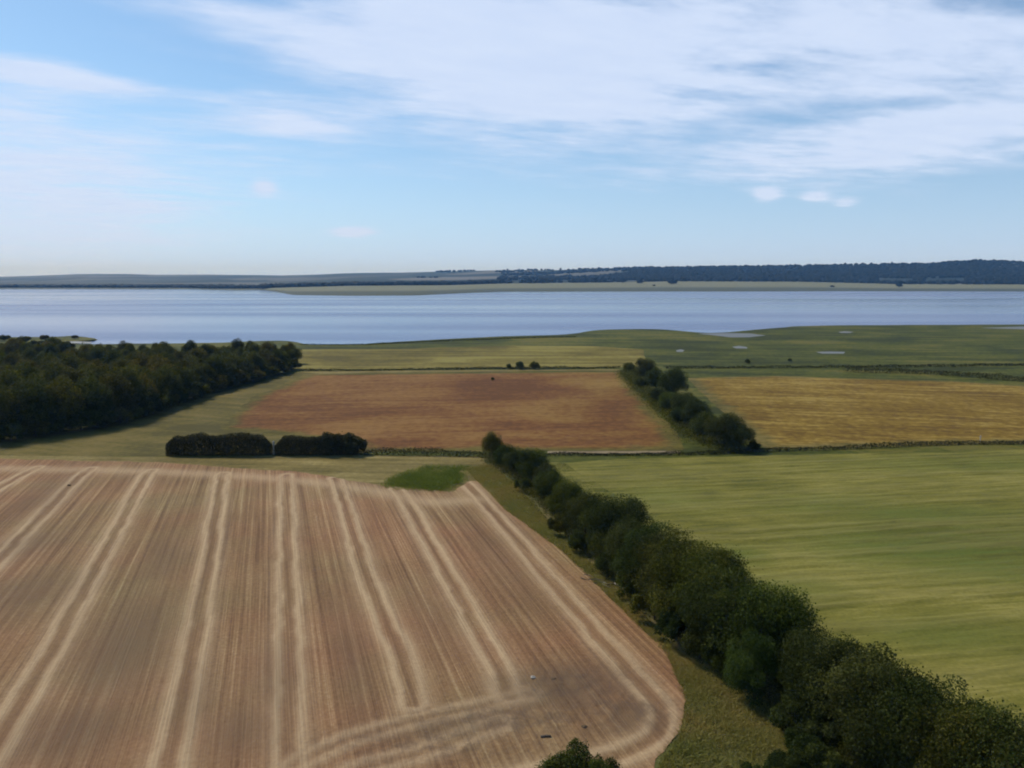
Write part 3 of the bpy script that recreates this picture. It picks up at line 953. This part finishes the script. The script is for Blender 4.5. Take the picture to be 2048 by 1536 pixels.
low_hedge('low_hedge', [(1690, 744), (1850, 748), (1960, 756), (2100, 766), (2400, 778)], 2.2, 4.0, 60, .45, 'broad dark green scrub hedge at the far right edge of the golden field', seed=8)
low_hedge('low_hedge', [(600, 690), (720, 690), (820, 685), (1000, 678), (1150, 674)], .8, 3.0, 26, .5, 'thin green shoreline hedge between the pasture and the water', L_HEDGE, seed=9)
low_hedge('hedge_scrub', [(1252, 748), (1280, 776), (1320, 812), (1370, 856), (1410, 886), (1480, 902)], 2.4, 6.5, 260, .26, 'dark scrub growing under the trees between the brown and golden fields', L_HEDGE, seed=10)
low_hedge('hedge_scrub', [(975, 918), (1040, 962), (1100, 1020), (1180, 1095), (1300, 1205), (1420, 1312), (1520, 1385), (1700, 1505), (1900, 1640), (2150, 1800)], 2.4, 3.6, 420, .17, 'tangled dark scrub along the foot of the long diagonal hedgerow', L_HEDGE, seed=11)
low_hedge('clipped_hedge', [(336, 909.5), (440, 909.5), (543, 909.5)], 4.3, 2.6, 1700, .22, 'tall flat-topped brown-black hedge, left of the two blocks behind the stubble field', L_BROWN, seed=12, boxy=True)
low_hedge('clipped_hedge', [(552, 909), (640, 909), (716, 908)], 4.0, 2.6, 1700, .22, 'tall flat-topped brown-black hedge, right of the two blocks behind the stubble field', L_BROWN, seed=13, boxy=True)

for x, y, h, lab in [(1018, 738, 2.2, 'left of the two small dark bushes on the hedge above the brown field'), (1040, 739, 3.4, 'middle small dark bush on the hedge above the brown field'),
                     (1068, 739, 3.2, 'right-hand small dark bush on the hedge above the brown field'), (1495, 727, 2.2, 'dark lone bush in the green marsh above the golden field'),
                     (985, 761, 1.2, 'low dark scrub patch on the far part of the brown field'), (1580, 724, 1.6, 'small low bush in the green marsh, right of the lone dark bush')]:
    hedge_shrub.plant(at(x, y), h, lab, 'bush', 'small bushes beyond the near fields', 1.1)

for i, (x, y, h, w) in enumerate([(1102, 1625, 3.7, 1.1), (1150, 1610, 4.6, 1.15), (1190, 1640, 4.3, 1.0), (1222, 1625, 3.9, .8)]):
    spire.plant(at(x, y), h, f'upright dark shrub at the bottom picture edge, {ORD[i]} from the left of four', 'shrub', 'upright shrubs at the bottom edge', w)

# ------------------------------------------------------------------ grass on the verges (nobody could count it)
def tufts(name, polys, n, h, mat, label, seed, patchy=False):
    rs = np.random.default_rng(seed)
    P = []
    for px in polys:
        pg = np.array([at(*p)[:2] for p in px])
        lo, hi = pg.min(0), pg.max(0)
        q = rs.uniform(lo, hi, (n * 3, 2))
        q = q[inside(q, pg)]
        if patchy:                # thins out towards its border
            q = q[rs.random(len(q)) < np.clip(seg_dist(q, list(pg) + [pg[0]]) / 4.0, 0, 1) ** 1.8]
        P.append(q[:n])
    P = np.concatenate(P)
    dn = fbm(P[:, 0] * (.22 if patchy else .5), P[:, 1] * (.22 if patchy else .5), seed)
    P = P[rs.random(len(P)) < (np.clip((dn - .22) * 4, 0, 1) if patchy else dn * 1.5)]
    m = len(P)
    th = rs.uniform(0, math.pi, m)
    a = np.stack([np.cos(th), np.sin(th), th * 0], -1)
    hh = (h * rs.uniform(.4, 1.3, m) * (.5 + fbm(P[:, 0] * .3, P[:, 1] * .3, seed + 1)))[:, None]
    w = hh * rs.uniform(.06, .14, m)[:, None]
    b = np.column_stack([P, np.full(m, .03)])
    tip = b + np.column_stack([rs.normal(0, .9, (m, 2)) * hh, hh[:, 0]])
    V = np.stack([b - a * w, b + a * w, tip + a * w * .5, tip - a * w * .7], 1).reshape(-1, 3)
    t = np.repeat(np.clip(fbm(P[:, 0] * .22, P[:, 1] * .22, seed + 2) * .8 + rs.random(m) * .35 - .1, 0, 1), 4)
    o = link(name, mesh_np(name, V, np.arange(4 * m).reshape(-1, 4), mat, dict(tint=t)))
    return prop(o, label, 'grass', kind='stuff')


L_GRASS = leaf_material('verge_grass_blades', (.17, .215, .07), (.24, .245, .09), (.35, .25, .12))
L_WEED = leaf_material('weed_blades', (.15, .19, .03), (.21, .235, .045), (.30, .28, .08))
tufts('verge_grass', [[(930, 938), (985, 930), (1060, 1000), (1150, 1100), (1120, 1100), (1010, 1020)], [(1120, 1098), (1150, 1098), (1260, 1200), (1350, 1300), (1480, 1380), (1400, 1400), (1335, 1310)],
                      [(1335, 1310), (1480, 1370), (1600, 1470), (1700, 1620), (1285, 1640), (1325, 1520), (1358, 1480), (1372, 1400)]], 90000, .22, L_GRASS,
      'rough olive and rusty grass on the verge left of the diagonal hedgerow', 91)
tufts('weeds', [[(785, 964), (810, 952), (852, 941), (925, 938), (918, 956), (890, 975), (850, 978), (800, 971)], [(740, 970), (785, 947), (850, 930), (955, 930), (940, 964), (903, 988), (850, 988), (765, 980)]], 26000, .34, L_WEED,
      'bright green weeds growing at the far right corner of the stubble field', 92, True)
tufts('hay_edge_grass', [[(1080, 930), (1130, 928), (1290, 1030), (1480, 1130), (1620, 1260), (1800, 1360), (2100, 1480), (2100, 1600), (1700, 1430), (1400, 1200), (1200, 1060)]], 80000, .22, L_GRASS,
      'uncut olive grass along the right side of the diagonal hedgerow', 93)

# ------------------------------------------------------------------ small things on the fields
WOODM, N = material('weathered_wood')
N.l.new(N.ramp(N.noise(N.mapping(N.co, (8, 8, 1)), 2, 4), [(.3, (.06, .045, .035)), (.7, (.16, .13, .10))]), N.bsdf.inputs['Base Color'])
PALE, N = material('pale_stone')
N.l.new(N.ramp(N.noise(N.co, 3, 4), [(.3, (.30, .27, .23)), (.7, (.48, .44, .38))]), N.bsdf.inputs['Base Color'])
rs = np.random.default_rng(77)
heap = link('branch_heap', None)
c = at(1205, 1168)
heap.location = (float(c[0]), float(c[1]), 0.02)
heap.rotation_euler = (0, 0, R(-38))
prop(heap, 'small heap of dark cut branches on the right edge of the stubble field', 'branches')
for k in range(14):
    a = rs.normal(0, .35)
    L = rs.uniform(.9, 2.4)
    p0 = np.array((rs.normal(0, 1.0) - L / 2 * math.cos(a), rs.normal(0, .3) - L / 2 * math.sin(a), rs.uniform(.06, .4)))
    p1 = p0 + np.array((L * math.cos(a), L * math.sin(a), rs.uniform(-.05, .2)))
    V, F = tube([p0, (p0 + p1) / 2 + rs.normal(0, .06, 3), p1], [.06, .05, .02], 6)
    link('branch', mesh_np('branch', V, F, PALE if k % 4 == 0 else WOODM, smooth=True), heap)

lg = at(1092, 1476)
V, F = tube([(-.42, 0, .09), (-.40, 0, .09), (0, .03, .09), (.38, .02, .08), (.40, .02, .08)], [.02, .085, .09, .08, .02], 9)
o = link('log', mesh_np('log', V, F, WOODM, smooth=True))
o.location = (float(lg[0]), float(lg[1]), .05)
o.rotation_euler = (0, 0, .05)
prop(o, 'short dark log lying on the bare soil above the bottom-edge shrubs', 'log')


def boulder(name, pos, r, mat, label, cat, group=None, seed=0):
    bm = bmesh.new()
    bmesh.ops.create_icosphere(bm, subdivisions=2, radius=r)
    rr = np.random.default_rng(seed)
    for v in bm.verts:
        v.co *= 1 + rr.normal(0, .18)
        v.co.z *= .6
    me = bpy.data.meshes.new(name)
    bm.to_mesh(me)
    bm.free()
    me.materials.append(mat)
    o = link(name, me)
    o.location = (float(pos[0]), float(pos[1]), r * .35)
    return prop(o, label, cat, group)


CLOD, N = material('dark_clod')
N.l.new(N.ramp(N.noise(N.co, 4, 4), [(.3, (.09, .06, .035)), (.7, (.16, .11, .065))]), N.bsdf.inputs['Base Color'])
boulder('stone', at(1066, 1357), .24, PALE, 'pale stone on the churned soil near the lower end of the field', 'stone', None, 1)
boulder('stone', at(1468, 1320), .35, PALE, 'pale stone in the verge grass at the foot of the hedgerow', 'stone', None, 2)
for i, (x, y, r, lab) in enumerate([(1107, 1360, .24, 'dark soil clod right of the pale stone on the churned soil'), (1168, 1456, .24, 'dark clod on the pale soil right of the short log'),
                                    (138, 972, .30, 'small dark lump at the far end of a pale track in the stubble')]):
    boulder('soil_clod', at(x, y), r, CLOD, lab, 'clod', 'loose clods on the bare soil', 10 + i)

gp = link('gatepost', None)
c = at(548, 909)
gp.location = (float(c[0]), float(c[1]), 0)
prop(gp, 'pale grey post standing in the gap between the two blocks of boundary shrubs', 'post')
V, F = tube([(0, 0, -.2), (0, 0, 2.6), (0, 0, 2.75), (0, 0, 2.76)], [.22, .20, .15, .01], 8)
link('shaft', mesh_np('gatepost_shaft', V, F, PALE, smooth=False), gp)
V, F = tube([(-.05, -.24, 1.6), (-.05, -.24, 1.95)], [.04, .04], 6)
link('hinge', mesh_np('gatepost_hinge', V, F, WOODM), gp)
fp = link('field_post', None)
c = at(1960, 886)
fp.location = (float(c[0]), float(c[1]), 0)
prop(fp, 'thin wooden post at the near edge of the golden field on the right', 'post')
V, F = tube([(0, 0, -.2), (0, 0, 1.7), (0, 0, 1.72)], [.11, .09, .01], 7)
link('shaft', mesh_np('field_post_shaft', V, F, PALE), fp)
V, F = tube([(-.3, 0, 1.35), (.3, 0, 1.4)], [.05, .05], 6)
link('crosspiece', mesh_np('field_post_crosspiece', V, F, PALE), fp)

# ------------------------------------------------------------------ far trees: a wooded hillside that reads as one mass, and single clumps
ico = bmesh.new()
bmesh.ops.create_icosphere(ico, subdivisions=1, radius=1)
IV = np.array([v.co[:] for v in ico.verts])
IF = np.array([[v.index for v in f.verts] for f in ico.faces])
ico.free()


def mass(name, items, mat, label, seed):
    rs = np.random.default_rng(seed)
    V = []
    for (x, y, z, r, h) in items:
        jit = 1 + rs.normal(0, .16, (len(IV), 1))
        V.append(IV * jit * (r, r, h * .6) + (x, y, z + h * .45))
    n = len(items)
    F = (IF[None] + (np.arange(n) * len(IV))[:, None, None]).reshape(-1, 3)
    t = np.repeat(rs.random(n), len(IV))
    o = link(name, mesh_np(name, np.concatenate(V), F, mat, dict(tint=t)))
    return prop(o, label, 'wood', kind='stuff')


L_FAR = leaf_material('far_leaves', (.010, .016, .008), (.016, .023, .011), (.026, .032, .014))
rs = np.random.default_rng(5)
n = 30000
px = rs.uniform(-1200, 3300, n)
sd = rs.random(n)
ii = np.minimum(np.searchsorted(pxs, px), NA - 1)
r = flat_r[ii] + (ridge_r[ii] * 1.01 - flat_r[ii]) * sd
dd = np.stack([np.interp(px, pxs, dirs[:, 0]), np.interp(px, pxs, dirs[:, 1])], -1)
dd /= np.linalg.norm(dd, axis=1)[:, None]
x, y = (dd * r[:, None]).T
cov_ = np.interp(px, [-1200, 540, 800, 1050, 1200, 1350, 3300], [.0, .0, .03, .22, .42, .85, 1.0])
gap = lattice(x * .0022, y * .0045, 9)
e = lattice(x * .0025, y * .009, 5)
sd = np.where((px < 1000) & (rs.random(n) < .35), sd * .03, sd)
r = flat_r[ii] + (ridge_r[ii] * 1.01 - flat_r[ii]) * sd
x, y = (dd * r[:, None]).T
line = ((np.abs(e - .5) < .04) | (np.abs(e - .3) < .035) | (sd > .985)) & (px > 1000) | (sd < .035)
clear = ((px > 1755) & (px < 1832) | (px > 1850) & (px < 1935)) & (sd > .07) & (sd < .30)
ok = ((gap < cov_) | (line & (rs.random(n) < .85))) & ~clear
rr_ = np.hypot(P[:, :, 0], P[:, :, 1])
items = [(x[k], y[k], np.interp(r[k], rr_[ii[k]], P[ii[k], :, 2]) - 1, rs.uniform(7, 13) * (1 if px[k] > 900 else 1.3), rs.uniform(8, 14)) for k in np.nonzero(ok)[0]]
mass('far_woodland', items, L_FAR, 'dark wooded hills and hedge lines beyond the estuary', 6)

far_tree = Kind('far_tree', [61, 62, 63], 700, 1.0, 11.0, 6.5, 9, 2.2, L_FAR, .4)
for x, y, h, w, lab in [(1055, 566, 17, 1.6, 'dark tree clump on the far shore, left of centre of the flat land'), (1078, 567, 15, 1.3, 'smaller dark tree touching the big clump on the far shore'),
                        (1003, 565, 12, 1.5, 'small dark tree left of the big clump on the far shore'), (1238, 566, 14, 1.6, 'left dark tree of the pair on the far flat shore'),
                        (1276, 567, 14, 2.2, 'right wide dark tree of the pair on the far flat shore'), (1338, 568, 14, 2.6, 'wide brownish copse on the far shore right of the dark pair'),
                        (1797, 573, 17, 1.3, 'single dark tree standing forward on the far right shore'), (1300, 572, 6, 1.5, 'tiny bush below the dark pair on the far flat shore'),
                        (1660, 573, 6, 2.6, 'faint low bush group on the far right shore')]:
    i = int(np.searchsorted(pxs, x))
    col_ = P[i]
    proj = HORIZ + (CAM_H - col_[:, 2]) / np.hypot(col_[:, 0], col_[:, 1]) * FPX
    j = int(np.argmin(np.abs(proj - y) + (ts > 1) * 99 + (ts < .03) * 99))
    o = far_tree.plant(col_[j], h, lab, 'tree', 'single trees on the far shore', w)
    o.location.z = float(col_[j][2]) - .3
